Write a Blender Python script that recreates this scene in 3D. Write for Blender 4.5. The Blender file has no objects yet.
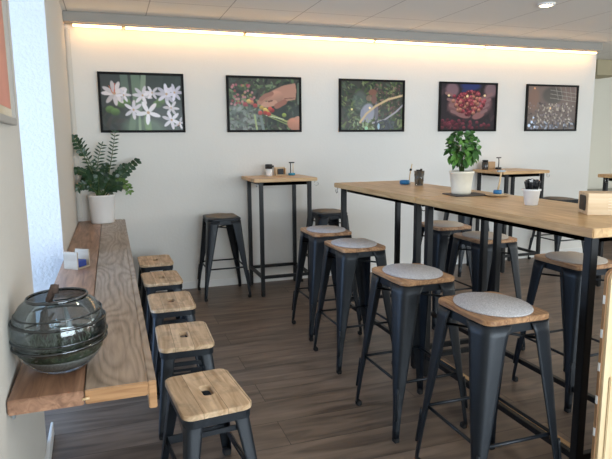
import bpy, bmesh, math, random
from mathutils import Vector, Matrix
random.seed(11)
sc = bpy.context.scene
COL = sc.collection
PI = math.pi

# ------------------------------------------------------------------ materials
def newmat(name):
    m = bpy.data.materials.new(name); m.use_nodes = True
    nt = m.node_tree; b = nt.nodes['Principled BSDF']
    return m, nt, b
def lin(c):
    return tuple(((v/255)/12.92 if v/255 <= .04045 else ((v/255+.055)/1.055)**2.4) for v in c) + (1,)
def plain(name, rgb, rough=.5, metal=0, var=0, vs=8, bump=0, bs=60, coat=0, alpha=None, trans=0, spec=None):
    m, nt, b = newmat(name)
    b.inputs['Roughness'].default_value = rough; b.inputs['Metallic'].default_value = metal
    if coat: b.inputs['Coat Weight'].default_value = coat
    if spec is not None: b.inputs['Specular IOR Level'].default_value = spec
    c = lin(rgb); b.inputs['Base Color'].default_value = c
    if trans: b.inputs['Transmission Weight'].default_value = trans
    tc = nt.nodes.new('ShaderNodeTexCoord')
    if var:
        n = nt.nodes.new('ShaderNodeTexNoise'); n.inputs['Scale'].default_value = vs; n.inputs['Detail'].default_value = 4
        nt.links.new(tc.outputs['Object'], n.inputs['Vector'])
        r = nt.nodes.new('ShaderNodeValToRGB')
        r.color_ramp.elements[0].position = .3; r.color_ramp.elements[1].position = .7
        r.color_ramp.elements[0].color = tuple(v*(1-var) for v in c[:3])+(1,)
        r.color_ramp.elements[1].color = tuple(min(1, v*(1+var)) for v in c[:3])+(1,)
        nt.links.new(n.outputs['Fac'], r.inputs['Fac']); nt.links.new(r.outputs['Color'], b.inputs['Base Color'])
    if bump:
        n2 = nt.nodes.new('ShaderNodeTexNoise'); n2.inputs['Scale'].default_value = bs; n2.inputs['Detail'].default_value = 5
        nt.links.new(tc.outputs['Object'], n2.inputs['Vector'])
        bp = nt.nodes.new('ShaderNodeBump'); bp.inputs['Strength'].default_value = bump; bp.inputs['Distance'].default_value = .01
        nt.links.new(n2.outputs['Fac'], bp.inputs['Height']); nt.links.new(bp.outputs['Normal'], b.inputs['Normal'])
    return m
def emis(name, rgb, st):
    m, nt, b = newmat(name)
    b.inputs['Base Color'].default_value = lin(rgb); b.inputs['Emission Color'].default_value = lin(rgb)
    b.inputs['Emission Strength'].default_value = st
    return m
def math_node(nt, op, a, b=None):
    n = nt.nodes.new('ShaderNodeMath'); n.operation = op
    if isinstance(a, (int, float)): n.inputs[0].default_value = a
    else: nt.links.new(a, n.inputs[0])
    if b is not None:
        if isinstance(b, (int, float)): n.inputs[1].default_value = b
        else: nt.links.new(b, n.inputs[1])
    return n.outputs[0]
def wood(name, dark, light, axis='Y', scale=1.0, planks=None, rough=.5, rings=0, pvar=.25, seam=None, blotch=.0, coat=0):
    """grain along axis; planks=(axis, width) gives each board its own tone"""
    m, nt, b = newmat(name); L = nt.links.new
    b.inputs['Roughness'].default_value = rough
    if coat: b.inputs['Coat Weight'].default_value = coat; b.inputs['Coat Roughness'].default_value = .25
    tc = nt.nodes.new('ShaderNodeTexCoord'); sep = nt.nodes.new('ShaderNodeSeparateXYZ'); L(tc.outputs['Object'], sep.inputs[0])
    oi = nt.nodes.new('ShaderNodeObjectInfo')
    mp = nt.nodes.new('ShaderNodeMapping'); s = [14*scale]*3; s['XYZ'.index(axis)] = 1.3*scale
    mp.inputs['Scale'].default_value = s
    add = nt.nodes.new('ShaderNodeVectorMath'); add.operation = 'ADD'
    L(tc.outputs['Object'], add.inputs[0])
    cmb = nt.nodes.new('ShaderNodeCombineXYZ'); 
    off = math_node(nt, 'MULTIPLY', oi.outputs['Random'], 7.0)
    prand = None
    if planks:
        q = math_node(nt, 'FLOOR', math_node(nt, 'DIVIDE', math_node(nt, 'ADD', sep.outputs['XYZ'.index(planks[0])], 50.0+planks[1]*.45), planks[1]))
        q2 = math_node(nt, 'ADD', q, math_node(nt, 'MULTIPLY', oi.outputs['Random'], 91.0))
        wn = nt.nodes.new('ShaderNodeTexWhiteNoise'); wn.noise_dimensions = '1D'; L(q2, wn.inputs['W']); prand = wn.outputs['Value']
        off = math_node(nt, 'ADD', off, math_node(nt, 'MULTIPLY', prand, 5.0))
    for i in range(3): L(off, cmb.inputs[i])
    L(cmb.outputs[0], add.inputs[1]); L(add.outputs[0], mp.inputs['Vector'])
    n = nt.nodes.new('ShaderNodeTexNoise'); n.inputs['Scale'].default_value = 2.2; n.inputs['Detail'].default_value = 7; n.inputs['Distortion'].default_value = 1.2
    L(mp.outputs[0], n.inputs['Vector']); fac = n.outputs['Fac']
    if rings:
        mp2 = nt.nodes.new('ShaderNodeMapping'); s2 = [1.0]*3; s2['XYZ'.index(axis)] = .22
        mp2.inputs['Scale'].default_value = s2; L(add.outputs[0], mp2.inputs['Vector'])
        nn = nt.nodes.new('ShaderNodeTexNoise'); nn.inputs['Scale'].default_value = 3.5; nn.inputs['Detail'].default_value = 1.5; L(mp2.outputs[0], nn.inputs['Vector'])
        sn = math_node(nt, 'SINE', math_node(nt, 'MULTIPLY', nn.outputs['Fac'], rings))
        sn = math_node(nt, 'MULTIPLY', math_node(nt, 'ADD', sn, 1.0), .5)
        sn = math_node(nt, 'POWER', sn, .6)
        fac = math_node(nt, 'ADD', math_node(nt, 'MULTIPLY', fac, .72), math_node(nt, 'MULTIPLY', sn, .26))
    r = nt.nodes.new('ShaderNodeValToRGB'); r.color_ramp.elements[0].position = .3; r.color_ramp.elements[1].position = .68
    r.color_ramp.elements[0].color = lin(dark); r.color_ramp.elements[1].color = lin(light); L(fac, r.inputs['Fac'])
    col = r.outputs['Color']
    if prand is not None:
        v = math_node(nt, 'ADD', math_node(nt, 'MULTIPLY', prand, pvar*2), 1-pvar)
        hs = nt.nodes.new('ShaderNodeHueSaturation'); L(v, hs.inputs['Value']); L(col, hs.inputs['Color']); col = hs.outputs['Color']
    if blotch:
        nb = nt.nodes.new('ShaderNodeTexNoise'); nb.inputs['Scale'].default_value = 14; nb.inputs['Detail'].default_value = 5; L(add.outputs[0], nb.inputs['Vector'])
        rb = nt.nodes.new('ShaderNodeValToRGB'); rb.color_ramp.elements[0].position = .34; rb.color_ramp.elements[1].position = .5
        rb.color_ramp.elements[0].color = (1-blotch, 1-blotch, 1-blotch, 1); rb.color_ramp.elements[1].color = (1, 1, 1, 1); L(nb.outputs['Fac'], rb.inputs['Fac'])
        mx = nt.nodes.new('ShaderNodeMix'); mx.data_type = 'RGBA'; mx.blend_type = 'MULTIPLY'; mx.inputs['Factor'].default_value = 1
        L(col, mx.inputs['A']); L(rb.outputs['Color'], mx.inputs['B']); col = mx.outputs['Result']
    if planks and seam:
        fr = math_node(nt, 'FRACT', math_node(nt, 'DIVIDE', math_node(nt, 'ADD', sep.outputs['XYZ'.index(planks[0])], 50.0+planks[1]*.45), planks[1]))
        k = math_node(nt, 'LESS_THAN', fr, seam)
        mx = nt.nodes.new('ShaderNodeMix'); mx.data_type = 'RGBA'; L(k, mx.inputs['Factor']); L(col, mx.inputs['A'])
        mx.inputs['B'].default_value = tuple(v*.5 for v in lin(dark)[:3])+(1,); col = mx.outputs['Result']
    L(col, b.inputs['Base Color'])
    bp = nt.nodes.new('ShaderNodeBump'); bp.inputs['Strength'].default_value = .15; bp.inputs['Distance'].default_value = .004
    L(fac, bp.inputs['Height']); L(bp.outputs['Normal'], b.inputs['Normal'])
    return m

def floor_mat():
    m, nt, b = newmat('floor_planks'); L = nt.links.new
    tc = nt.nodes.new('ShaderNodeTexCoord')
    br = nt.nodes.new('ShaderNodeTexBrick'); br.inputs['Scale'].default_value = 1
    br.inputs['Brick Width'].default_value = 1.35; br.inputs['Row Height'].default_value = .25; br.inputs['Mortar Size'].default_value = .0022
    br.inputs['Mortar Smooth'].default_value = .3; br.offset = .37; br.inputs['Bias'].default_value = 0
    br.inputs['Color1'].default_value = (0, 0, 0, 1); br.inputs['Color2'].default_value = (1, 1, 1, 1); br.inputs['Mortar'].default_value = (.5, .5, .5, 1)
    L(tc.outputs['Object'], br.inputs['Vector'])
    mp = nt.nodes.new('ShaderNodeMapping'); mp.inputs['Scale'].default_value = (1.2, 9, 1)
    add = nt.nodes.new('ShaderNodeVectorMath'); add.operation = 'MULTIPLY_ADD'
    L(br.outputs['Color'], add.inputs[0]); add.inputs[1].default_value = (7, 7, 7); L(tc.outputs['Object'], add.inputs[2])
    L(add.outputs[0], mp.inputs['Vector'])
    n = nt.nodes.new('ShaderNodeTexNoise'); n.inputs['Scale'].default_value = 1.6; n.inputs['Detail'].default_value = 8; n.inputs['Distortion'].default_value = .8
    L(mp.outputs[0], n.inputs['Vector'])
    r = nt.nodes.new('ShaderNodeValToRGB'); r.color_ramp.elements[0].position = .3; r.color_ramp.elements[1].position = .72
    r.color_ramp.elements[0].color = lin((78, 66, 58)); r.color_ramp.elements[1].color = lin((130, 113, 99)); L(n.outputs['Fac'], r.inputs['Fac'])
    hs = nt.nodes.new('ShaderNodeHueSaturation'); sp = nt.nodes.new('ShaderNodeSeparateColor'); L(br.outputs['Color'], sp.inputs[0])
    L(math_node(nt, 'ADD', math_node(nt, 'MULTIPLY', sp.outputs[0], .22), .86), hs.inputs['Value']); L(r.outputs['Color'], hs.inputs['Color'])
    mx = nt.nodes.new('ShaderNodeMix'); mx.data_type = 'RGBA'; L(br.outputs['Fac'], mx.inputs['Factor']); L(hs.outputs['Color'], mx.inputs['A'])
    mx.inputs['B'].default_value = lin((52, 44, 38)); L(mx.outputs['Result'], b.inputs['Base Color'])
    b.inputs['Roughness'].default_value = .42
    bp = nt.nodes.new('ShaderNodeBump'); bp.inputs['Strength'].default_value = .12; bp.inputs['Distance'].default_value = .004
    L(n.outputs['Fac'], bp.inputs['Height']); L(bp.outputs['Normal'], b.inputs['Normal'])
    return m
def ceiling_mat():
    m, nt, b = newmat('ceiling_panels'); L = nt.links.new
    tc = nt.nodes.new('ShaderNodeTexCoord'); sep = nt.nodes.new('ShaderNodeSeparateXYZ'); L(tc.outputs['Object'], sep.inputs[0])
    fr = math_node(nt, 'FRACT', math_node(nt, 'DIVIDE', math_node(nt, 'ADD', sep.outputs[0], 49.63), .6745))
    k = math_node(nt, 'LESS_THAN', fr, .012)
    fy = math_node(nt, 'FRACT', math_node(nt, 'DIVIDE', math_node(nt, 'ADD', sep.outputs[1], 50.1), 2.6))
    k2 = math_node(nt, 'LESS_THAN', fy, .003)
    kk = math_node(nt, 'MAXIMUM', k, k2)
    mx = nt.nodes.new('ShaderNodeMix'); mx.data_type = 'RGBA'; L(kk, mx.inputs['Factor'])
    mx.inputs['A'].default_value = lin((230, 226, 220)); mx.inputs['B'].default_value = lin((172, 166, 160)); L(mx.outputs['Result'], b.inputs['Base Color'])
    b.inputs['Roughness'].default_value = .7
    return m

M = {}
M['wall'] = plain('wall_paint', (224, 222, 217), .85, bump=.12, bs=40)
M['wall_left'] = plain('wall_plaster', (208, 204, 196), .85, bump=.2, bs=25)
M['reveal'] = plain('wall_textured_plaster', (226, 228, 230), .9, bump=.9, bs=45)
M['alcove'] = plain('alcove_paint', (228, 225, 212), .85, bump=.1)
M['white'] = plain('white_trim', (228, 228, 226), .45)
M['floor'] = floor_mat()
M['ceil'] = ceiling_mat()
M['fascia'] = plain('fascia_paint', (152, 148, 142), .6)
M['steel'] = plain('dark_powder_coated_steel', (27, 33, 40), .42, .25, var=.08, vs=5, bump=.06, bs=120)
M['tsteel'] = plain('black_table_steel', (19, 21, 24), .45, .2, var=.06, vs=6)
M['rubber'] = plain('black_rubber', (18, 18, 20), .7, bump=.1, bs=80)
M['seatwood'] = wood('low_stool_wood', (176, 142, 106), (228, 200, 166), 'Y', .9, ('X', .098), .5, 0, .09, .02, .25)
M['barwood'] = wood('bar_seat_wood', (128, 88, 58), (194, 152, 112), 'Y', 1.3, ('X', .105), .42, 0, .12, .015, .18)
M['oak'] = wood('table_oak', (178, 138, 92), (214, 178, 128), 'Y', .9, ('X', .13), .4, 0, .06, None, 0, coat=.15)
M['oakx'] = wood('table_oak_cross', (178, 138, 92), (214, 178, 128), 'X', .9, ('Y', .13), .4, 0, .06, None, 0, coat=.15)
M['board_a'] = wood('counter_brown_board', (116, 82, 62), (176, 134, 106), 'Y', 1.0, None, .42, 0, coat=.25)
M['board_b'] = wood('counter_grey_board', (124, 106, 90), (170, 150, 132), 'Y', 1.6, None, .42, 150, coat=.25)
M['edge'] = wood('counter_edge_wood', (148, 106, 68), (188, 144, 100), 'X', 1.2, None, .5)
M['dowel'] = plain('dowel_wood', (214, 184, 142), .6, var=.08)
M['felt'] = plain('grey_felt', (186, 184, 186), .95, var=.34, vs=230, bump=.5, bs=300)
M['felt_taupe'] = plain('taupe_felt', (128, 120, 110), .95, var=.15, vs=260, bump=.5, bs=300)
M['felt_warm'] = plain('warm_grey_felt', (184, 174, 162), .95, var=.15, vs=260, bump=.5, bs=300)
M['chrome'] = plain('chrome', (190, 190, 190), .2, 1, var=.03)
M['frame'] = plain('black_frame', (8, 8, 10), .6, spec=.2, var=.1)
M['potwhite'] = plain('white_ceramic', (236, 234, 232), .3, var=.02, coat=.4)
M['potbeige'] = plain('beige_ceramic', (222, 214, 196), .5, var=.04, vs=30)
M['soil'] = plain('soil', (52, 38, 28), .95, var=.4, vs=60, bump=.8)
M['zz'] = plain('dark_glossy_leaf', (36, 66, 40), .35, var=.35, vs=14)
M['zz_light'] = plain('young_leaf', (92, 122, 62), .4, var=.25, vs=14)
M['stem'] = plain('green_stem', (72, 92, 48), .5, var=.2)
M['coffee'] = plain('coffee_leaf', (54, 92, 42), .35, var=.35, vs=16)
M['coffee2'] = plain('coffee_leaf_light', (84, 128, 54), .4, var=.25, vs=16)
M['bark'] = plain('bark', (120, 92, 66), .9, var=.35, vs=30, bump=.8, bs=50)
M['drift'] = plain('driftwood', (78, 62, 54), .9, var=.45, vs=40, bump=1, bs=60)
M['slate'] = plain('dark_slate', (70, 66, 66), .7, var=.15, bump=.3)
M['blue'] = plain('blue_enamel', (36, 116, 170), .35, var=.1, vs=20)
M['teal'] = plain('teal_enamel', (40, 130, 160), .4, var=.1, vs=20)
M['black'] = plain('matt_black_plastic', (20, 21, 24), .5, var=.1)
M['cup'] = plain('white_plastic', (240, 240, 240), .35, var=.02)
M['grey'] = plain('grey_metal', (150, 156, 160), .4, .5, var=.05)
M['ply'] = wood('light_plywood', (206, 176, 138), (222, 196, 160), 'X', .6, None, .55)
M['holder'] = wood('pale_holder_wood', (150, 134, 114), (176, 160, 140), 'X', .6, None, .6)
M['plyz'] = wood('light_plywood_upright', (204, 178, 136), (232, 212, 176), 'Z', .5, None, .6)
M['plyedge'] = wood('plywood_edge', (120, 88, 60), (160, 124, 88), 'Z', 1, None, .7)
M['card'] = plain('blue_card', (38, 58, 128), .5, var=.05)
M['moss'] = plain('dark_moss', (60, 70, 50), .95, var=.5, vs=60, bump=1, bs=90)
M['sand'] = plain('pale_sand', (150, 146, 140), .95, var=.3, vs=150, bump=.5, bs=200)
M['sprig'] = plain('grey_green_sprig', (112, 124, 104), .8, var=.3, vs=40)
M['glasswin'] = plain('window_glass', (255, 255, 255), .02, trans=1)
M['darkwood'] = plain('dark_brown_panel', (74, 58, 46), .6, var=.15, vs=6)
M['greytop'] = plain('grey_top', (150, 150, 142), .5, var=.06)
M['led'] = emis('led_diffuser', (255, 198, 122), 11)
M['bulb'] = emis('downlight_glow', (255, 222, 170), 22)
M['darkglass'] = plain('dark_jar_glass', (60, 56, 52), .15, var=.1)
def glass_mat(name, tint, rough, alphaish):
    m, nt, b = newmat(name); L = nt.links.new
    out = nt.nodes['Material Output']
    tr = nt.nodes.new('ShaderNodeBsdfTransparent'); tr.inputs['Color'].default_value = tint
    gl = nt.nodes.new('ShaderNodeBsdfGlossy'); gl.inputs['Roughness'].default_value = rough; gl.inputs['Color'].default_value = (.9, .93, .95, 1)
    lw = nt.nodes.new('ShaderNodeLayerWeight'); lw.inputs['Blend'].default_value = .28
    f = math_node(nt, 'ADD', math_node(nt, 'MULTIPLY', lw.outputs['Fresnel'], .7), alphaish)
    mx = nt.nodes.new('ShaderNodeMixShader'); L(f, mx.inputs[0]); L(tr.outputs[0], mx.inputs[1]); L(gl.outputs[0], mx.inputs[2])
    L(mx.outputs[0], out.inputs['Surface']); nt.nodes.remove(b)
    return m
M['smoke'] = glass_mat('smoked_glass', (.80, .85, .87, 1), .03, .04)
M['smokeband'] = glass_mat('smoked_glass_ridge', (.12, .15, .17, 1), .06, .10)
M['pane'] = glass_mat('clear_pane', (.95, .97, .97, 1), .02, .02)
M['tumbler'] = glass_mat('clear_tumbler', (.72, .74, .76, 1), .03, .06)

# ------------------------------------------------------------------ mesh helpers
def B(): return bmesh.new()
def box(bm, x0, x1, y0, y1, z0, z1, mat=0):
    vs = [bm.verts.new(p) for p in ((x0,y0,z0),(x1,y0,z0),(x1,y1,z0),(x0,y1,z0),(x0,y0,z1),(x1,y0,z1),(x1,y1,z1),(x0,y1,z1))]
    for f in ((0,3,2,1),(4,5,6,7),(0,1,5,4),(1,2,6,5),(2,3,7,6),(3,0,4,7)):
        g = bm.faces.new([vs[i] for i in f]); g.material_index = mat
    return vs
def tube(bm, pts, r, n=8, r1=None, cap=True, squash=None):
    pts = [Vector(p) for p in pts]; rings = []
    for i, p in enumerate(pts):
        d = (pts[min(i+1, len(pts)-1)]-pts[max(i-1, 0)]).normalized()
        a = Vector((0,0,1)) if abs(d.z) < .9 else Vector((1,0,0))
        u = d.cross(a).normalized(); v = d.cross(u).normalized()
        rr = r if r1 is None else r+(r1-r)*i/(len(pts)-1)
        rings.append([bm.verts.new(p+u*math.cos(2*PI*k/n)*rr+v*math.sin(2*PI*k/n)*rr) for k in range(n)])
    for a, b in zip(rings, rings[1:]):
        for k in range(n):
            f = bm.faces.new((a[k], a[(k+1)%n], b[(k+1)%n], b[k])); f.smooth = True
    if cap:
        bm.faces.new(rings[0][::-1]); bm.faces.new(rings[-1])
def lathe(bm, prof, n=32, c=(0,0), closed=False, sx=1, sy=1):
    rings = []
    for r, z in prof:
        if r < 1e-5: rings.append([bm.verts.new((c[0], c[1], z))])
        else: rings.append([bm.verts.new((c[0]+sx*r*math.cos(2*PI*k/n), c[1]+sy*r*math.sin(2*PI*k/n), z)) for k in range(n)])
    pairs = list(zip(rings, rings[1:]))
    if closed: pairs.append((rings[-1], rings[0]))
    for a, b in pairs:
        for k in range(n):
            k2 = (k+1)%n
            if len(a) == 1 and len(b) == 1: continue
            if len(a) == 1: f = bm.faces.new((a[0], b[k2], b[k]))
            elif len(b) == 1: f = bm.faces.new((a[k], a[k2], b[0]))
            else: f = bm.faces.new((a[k], a[k2], b[k2], b[k]))
            f.smooth = True
def rrect(hx, hy, r, n=6):
    pts = []
    for cx, cy, a0 in ((hx-r, hy-r, 0), (-hx+r, hy-r, PI/2), (-hx+r, -hy+r, PI), (hx-r, -hy+r, 1.5*PI)):
        for k in range(n+1):
            a = a0+PI/2*k/n; pts.append((cx+r*math.cos(a), cy+r*math.sin(a)))
    return pts
def slab(bm, pts, z0, z1, ch=0.0):
    """closed outline extruded, with small chamfer"""
    cx = sum(p[0] for p in pts)/len(pts); cy = sum(p[1] for p in pts)/len(pts)
    mx = max(abs(p[0]-cx) for p in pts); my = max(abs(p[1]-cy) for p in pts)
    def ring(z, o): return [bm.verts.new((cx+(p[0]-cx)*(1-o/mx), cy+(p[1]-cy)*(1-o/my), z)) for p in pts]
    rs = [ring(z0, ch), ring(z0+ch, 0), ring(z1-ch, 0), ring(z1, ch)] if ch else [ring(z0, 0), ring(z1, 0)]
    n = len(pts)
    for a, b in zip(rs, rs[1:]):
        for k in range(n): bm.faces.new((a[k], a[(k+1)%n], b[(k+1)%n], b[k]))
    bm.faces.new(rs[0][::-1]); bm.faces.new(rs[-1])
def obj(name, bm, mat, parent=None, loc=None, rot=None, bevel=0, smooth=False):
    bmesh.ops.recalc_face_normals(bm, faces=bm.faces[:])
    if bevel:
        bmesh.ops.bevel(bm, geom=[e for e in bm.edges if len(e.link_faces) == 2 and e.calc_face_angle(0) > .6], offset=bevel, segments=2, affect='EDGES', clamp_overlap=True)
    me = bpy.data.meshes.new(name); bm.to_mesh(me); bm.free()
    for mm in (mat if isinstance(mat, (list, tuple)) else [mat]): me.materials.append(mm)
    if smooth:
        for p in me.polygons: p.use_smooth = True
    o = bpy.data.objects.new(name, me); COL.objects.link(o)
    if parent: o.parent = parent
    if loc: o.location = loc
    if rot: o.rotation_euler = rot
    return o
def tag(o, label, cat, group=None, kind=None):
    o['label'] = label; o['category'] = cat
    if group: o['group'] = group
    if kind: o['kind'] = kind
    return o
def thing(name, label, cat, loc=(0,0,0), rz=0, group=None):
    o = bpy.data.objects.new(name, None); COL.objects.link(o); o.empty_display_size = .05
    o.location = loc; o.rotation_euler = (0, 0, rz)
    return tag(o, label, cat, group)
def struct(name, bm, mat, label=None, cat=None, bevel=0):
    o = obj(name, bm, mat, bevel=bevel); o['kind'] = 'structure'
    o['label'] = label or name.replace('_', ' '); o['category'] = cat or name.split('_')[0]
    return o
def copy_tree(o, parent=None):
    c = o.copy(); COL.objects.link(c)
    if parent: c.parent = parent
    for ch in list(o.children): copy_tree(ch, c)
    return c

# ------------------------------------------------------------------ room shell
XL, XL2, XR, H = .215, .25, 6.45, 2.655
YF = -8.2; XE = 11.0; YB2 = 1.4
bm = B(); box(bm, -1.2, XE, YF, YB2+.1, -.1, 0); struct('floor', bm, M['floor'], 'grey brown wood plank floor', 'floor')
bm = B(); box(bm, -.25, XE+.1, YF-.1, YB2+.1, H, H+.1); struct('ceiling', bm, M['ceil'], 'pale beige panelled ceiling', 'ceiling')
bm = B(); box(bm, XL2-.2, XR, 0, .16, 0, H); struct('wall_back', bm, M['wall'], 'white painted back wall behind the pictures', 'wall')
# alcove beyond the end of the back wall
bm = B(); box(bm, XR-1.5, XE, YB2, YB2+.1, 0, H); struct('wall_alcove', bm, M['alcove'], 'pale green grey wall of the recess at far right', 'wall')
bm = B(); box(bm, XR+1.0, 7.95, YB2-.45, YB2-.002, 2.43, H-.002); struct('trim_alcove', bm, plain('bulkhead_paint', (176,166,138), .8, var=.03), 'tan bulkhead box under the ceiling of the recess', 'trim', .004)
bm = B(); box(bm, XE, XE+.1, YF, YB2+.1, 0, .5); box(bm, XE, XE+.1, YF, YB2+.1, 2.5, H)
for a, b in ((YF, -7.0), (-4.2, -3.6), (-.8, YB2+.1)): box(bm, XE, XE+.1, a, b, .5, 2.5)
struct('wall_right', bm, M['wall'], 'right hand wall with two windows', 'wall')
# front wall (behind the viewer) with shop windows
bm = B(); box(bm, XL-.3, XE, YF-.1, YF, 0, .3); box(bm, XL-.3, XE, YF-.1, YF, 2.45, H)
for a, b in ((XL-.3, .9), (4.3, 4.9), (8.3, XE)): box(bm, a, b, YF-.1, YF, .3, 2.45)
struct('wall_front', bm, M['wall'], 'front wall with two shop windows', 'wall')
def window(name, x0, x1, y0, y1, z0, z1, axis):
    t = bpy.data.objects.new(name, None); COL.objects.link(t); t['kind'] = 'structure'; t['label'] = 'tall glazed window'; t['category'] = 'window'
    bm = B(); w = .05
    if axis == 'y':
        box(bm, x0, x0+w, y0, y1, z0, z1); box(bm, x1-w, x1, y0, y1, z0, z1); box(bm, x0+w, x1-w, y0, y1, z0, z0+w); box(bm, x0+w, x1-w, y0, y1, z1-w, z1)
    else:
        box(bm, x0, x1, y0, y0+w, z0, z1); box(bm, x0, x1, y1-w, y1, z0, z1); box(bm, x0, x1, y0+w, y1-w, z0, z0+w); box(bm, x0, x1, y0+w, y1-w, z1-w, z1)
    f = obj('window_frame', bm, M['white'], t, bevel=.004)
    bm = B()
    if axis == 'y': box(bm, x0+w, x1-w, (y0+y1)/2-.004, (y0+y1)/2+.004, z0+w, z1-w)
    else: box(bm, (x0+x1)/2-.004, (x0+x1)/2+.004, y0+w, y1-w, z0+w, z1-w)
    obj('pane', bm, M['pane'], f)
window('window_1', .9, 4.3, YF-.08, YF-.02, .3, 2.45, 'y')
window('window_2', 4.9, 8.3, YF-.08, YF-.02, .3, 2.45, 'y')
window('window_3', XE+.02, XE+.08, -7.0, -4.2, .5, 2.5, 'x')
window('window_4', XE+.02, XE+.08, -3.6, -.8, .5, 2.5, 'x')
# left wall: near part, recess with floor length window, far part
NY0, NY1 = -2.94, -1.78
NX = -.28
def XW(y): return .25-.0409*(max(y, -4.3)+4)
bm = B(); slab(bm, [(NX, YF), (XW(YF), YF), (XW(-4.3), -4.3), (XW(NY0), NY0), (NX, NY0)], 0, H); struct('wall_left', bm, M['wall_left'], 'cream plaster left wall, near part with the poster', 'wall')
bm = B(); box(bm, NX, XL2, NY1+.012, 0, 0, H); struct('wall_left_far', bm, M['wall_left'], 'cream plaster left wall between window recess and back wall', 'wall')
bm = B(); box(bm, NX, XL2-.002, NY1, NY1+.012, 0, H); struct('wall_reveal', bm, M['reveal'], 'white textured plaster side of the window recess', 'wall')
bm = B(); box(bm, NX, XL-.02, NY0, NY1, 2.55, H); struct('wall_lintel', bm, M['reveal'], 'plaster head of the window recess', 'wall')
window('window_5', NX+.0, NX+.07, NY0, NY1, .02, 2.55, 'x')
# baseboards
bm = B(); box(bm, XL2+.002, XR+.002, -.014, -.001, 0, .075); box(bm, XR+.001, XR+.014, -.014, .16, 0, .075)
struct('baseboard_back', bm, M['white'], 'low white skirting along the back wall', 'baseboard', .003)
bm = B(); slab(bm, [(XW(YF), YF), (XW(YF)+.012, YF), (XW(-4.3)+.012, -4.3), (XW(NY0)+.012, NY0+.2), (XW(NY0), NY0+.2)], 0, .075); struct('baseboard_left', bm, M['white'], 'low white skirting on the left wall', 'baseboard', .003)
# corner strip
bm = B(); box(bm, XL2+.001, XL2+.045, -.05, -.001, .78, 2.53); struct('trim_corner', bm, M['wall_left'], 'cream corner boxing behind the plant', 'trim', .012)
# light cove along the back wall
bm = B(); box(bm, XL2+.001, XR-.07, -.15, -.001, 2.567, H-.001); struct('trim_cove', bm, M['fascia'], 'light grey boxed pelmet under the ceiling', 'trim', .004)
xs = [XL2+.06, .76, 1.90, 3.32, 4.72, XR-.09]
place = ['leftmost, shortest piece beside the corner', 'above the white blossom picture', 'above the hand picking picture', 'above the two pictures in the middle', 'at the right hand end of the wall']
for a, b, pl in zip(xs, xs[1:], place):
    t = thing('light_strip', 'warm glowing light strip under the pelmet, '+pl, 'light strip', ((a+b)/2, -.085, 2.5375), 0, 'warm light strips along the pelmet')
    hl = (b-a)/2-.012
    bm = B(); box(bm, -hl, hl, -.025, .025, .016, .031); obj('housing', bm, M['grey'], t)
    bm = B(); box(bm, -hl+.004, hl-.004, -.024, .02, .000, .0155); obj('diffuser', bm, M['led'], t, bevel=.004)
# downlight in the ceiling
t = thing('ceiling_downlight', 'small round recessed downlight glowing in the ceiling', 'light', (4.22, -1.60, H-.026))
bm = B(); lathe(bm, [(.052, .0255), (.052, .010), (.060, .006), (.074, .012), (.076, .0255)], 32, closed=True); obj('trim_ring', bm, M['white'], t)
bm = B(); lathe(bm, [(0, 0), (.028, .004), (.046, .014), (.050, .0255), (0, .0255)], 28); obj('lamp', bm, M['bulb'], t)

# ------------------------------------------------------------------ stools
def lerp(a, b, t): return a+(b-a)*t
def pw(tab, t):
    for (t0, v0), (t1, v1) in zip(tab, tab[1:]):
        if t <= t1: return v0+(v1-v0)*(t-t0)/(t1-t0)
    return tab[-1][1]
def leg_mesh(sx, sy, h, f, z1, z0, tab, sag, groove=True):
    """pressed sheet leg: shallow rounded V facing outwards along the diagonal"""
    bm = B(); N = 18; prev = None; th = .004; M_ = 12; r2 = .70711
    for k in range(N+1):
        t = k/N; z = lerp(z1, z0, t)
        cx, cy = lerp(h[0], f[0], t), lerp(h[1], f[1], t); W = pw(tab, t)
        def sec(o):
            p = []
            for i in range(M_+1):
                u = -1+2*i/M_; v = -sag*W*(math.sqrt(u*u+.10)-.316)/.733-o
                U = u*W/2*(1 if o == 0 else .96)
                p.append((cx+(U+v)*r2, cy+(-U+v)*r2*1.15))
            return p
        ring = [bm.verts.new((x*sx, y*sy, z)) for x, y in sec(0)+sec(th)[::-1]]
        if prev:
            n = len(ring)
            for i in range(n):
                fc = bm.faces.new((prev[i], prev[(i+1)%n], ring[(i+1)%n], ring[i])); fc.smooth = True
        else: bm.faces.new(ring)
        prev = ring
    bm.faces.new(prev[::-1])
    if groove:
        for ts in ((.66, .70, .80, .88),):
            pts = [((lerp(h[0], f[0], t)+.002)*sx, (lerp(h[1], f[1], t)+.002)*sy, lerp(z1, z0, t)) for t in ts]
            tube(bm, pts, .0075, 8)
    for e in bm.edges:
        if len(e.link_faces) == 2 and e.calc_face_angle(0) > .9: e.smooth = False
    return bm
def band(hx, hy, r, z0, z1, th=.004):
    bm = B(); o = rrect(hx, hy, r); i = rrect(hx-th, hy-th, max(r-th, .005))
    R = [[bm.verts.new((*p, z)) for p in pts] for pts, z in ((o, z0), (o, z1), (i, z1), (i, z0))]
    n = len(o)
    for a, b in zip(R, R[1:]+R[:1]):
        for k in range(n): bm.faces.new((a[k], a[(k+1)%n], b[(k+1)%n], b[k]))
    return bm
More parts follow.
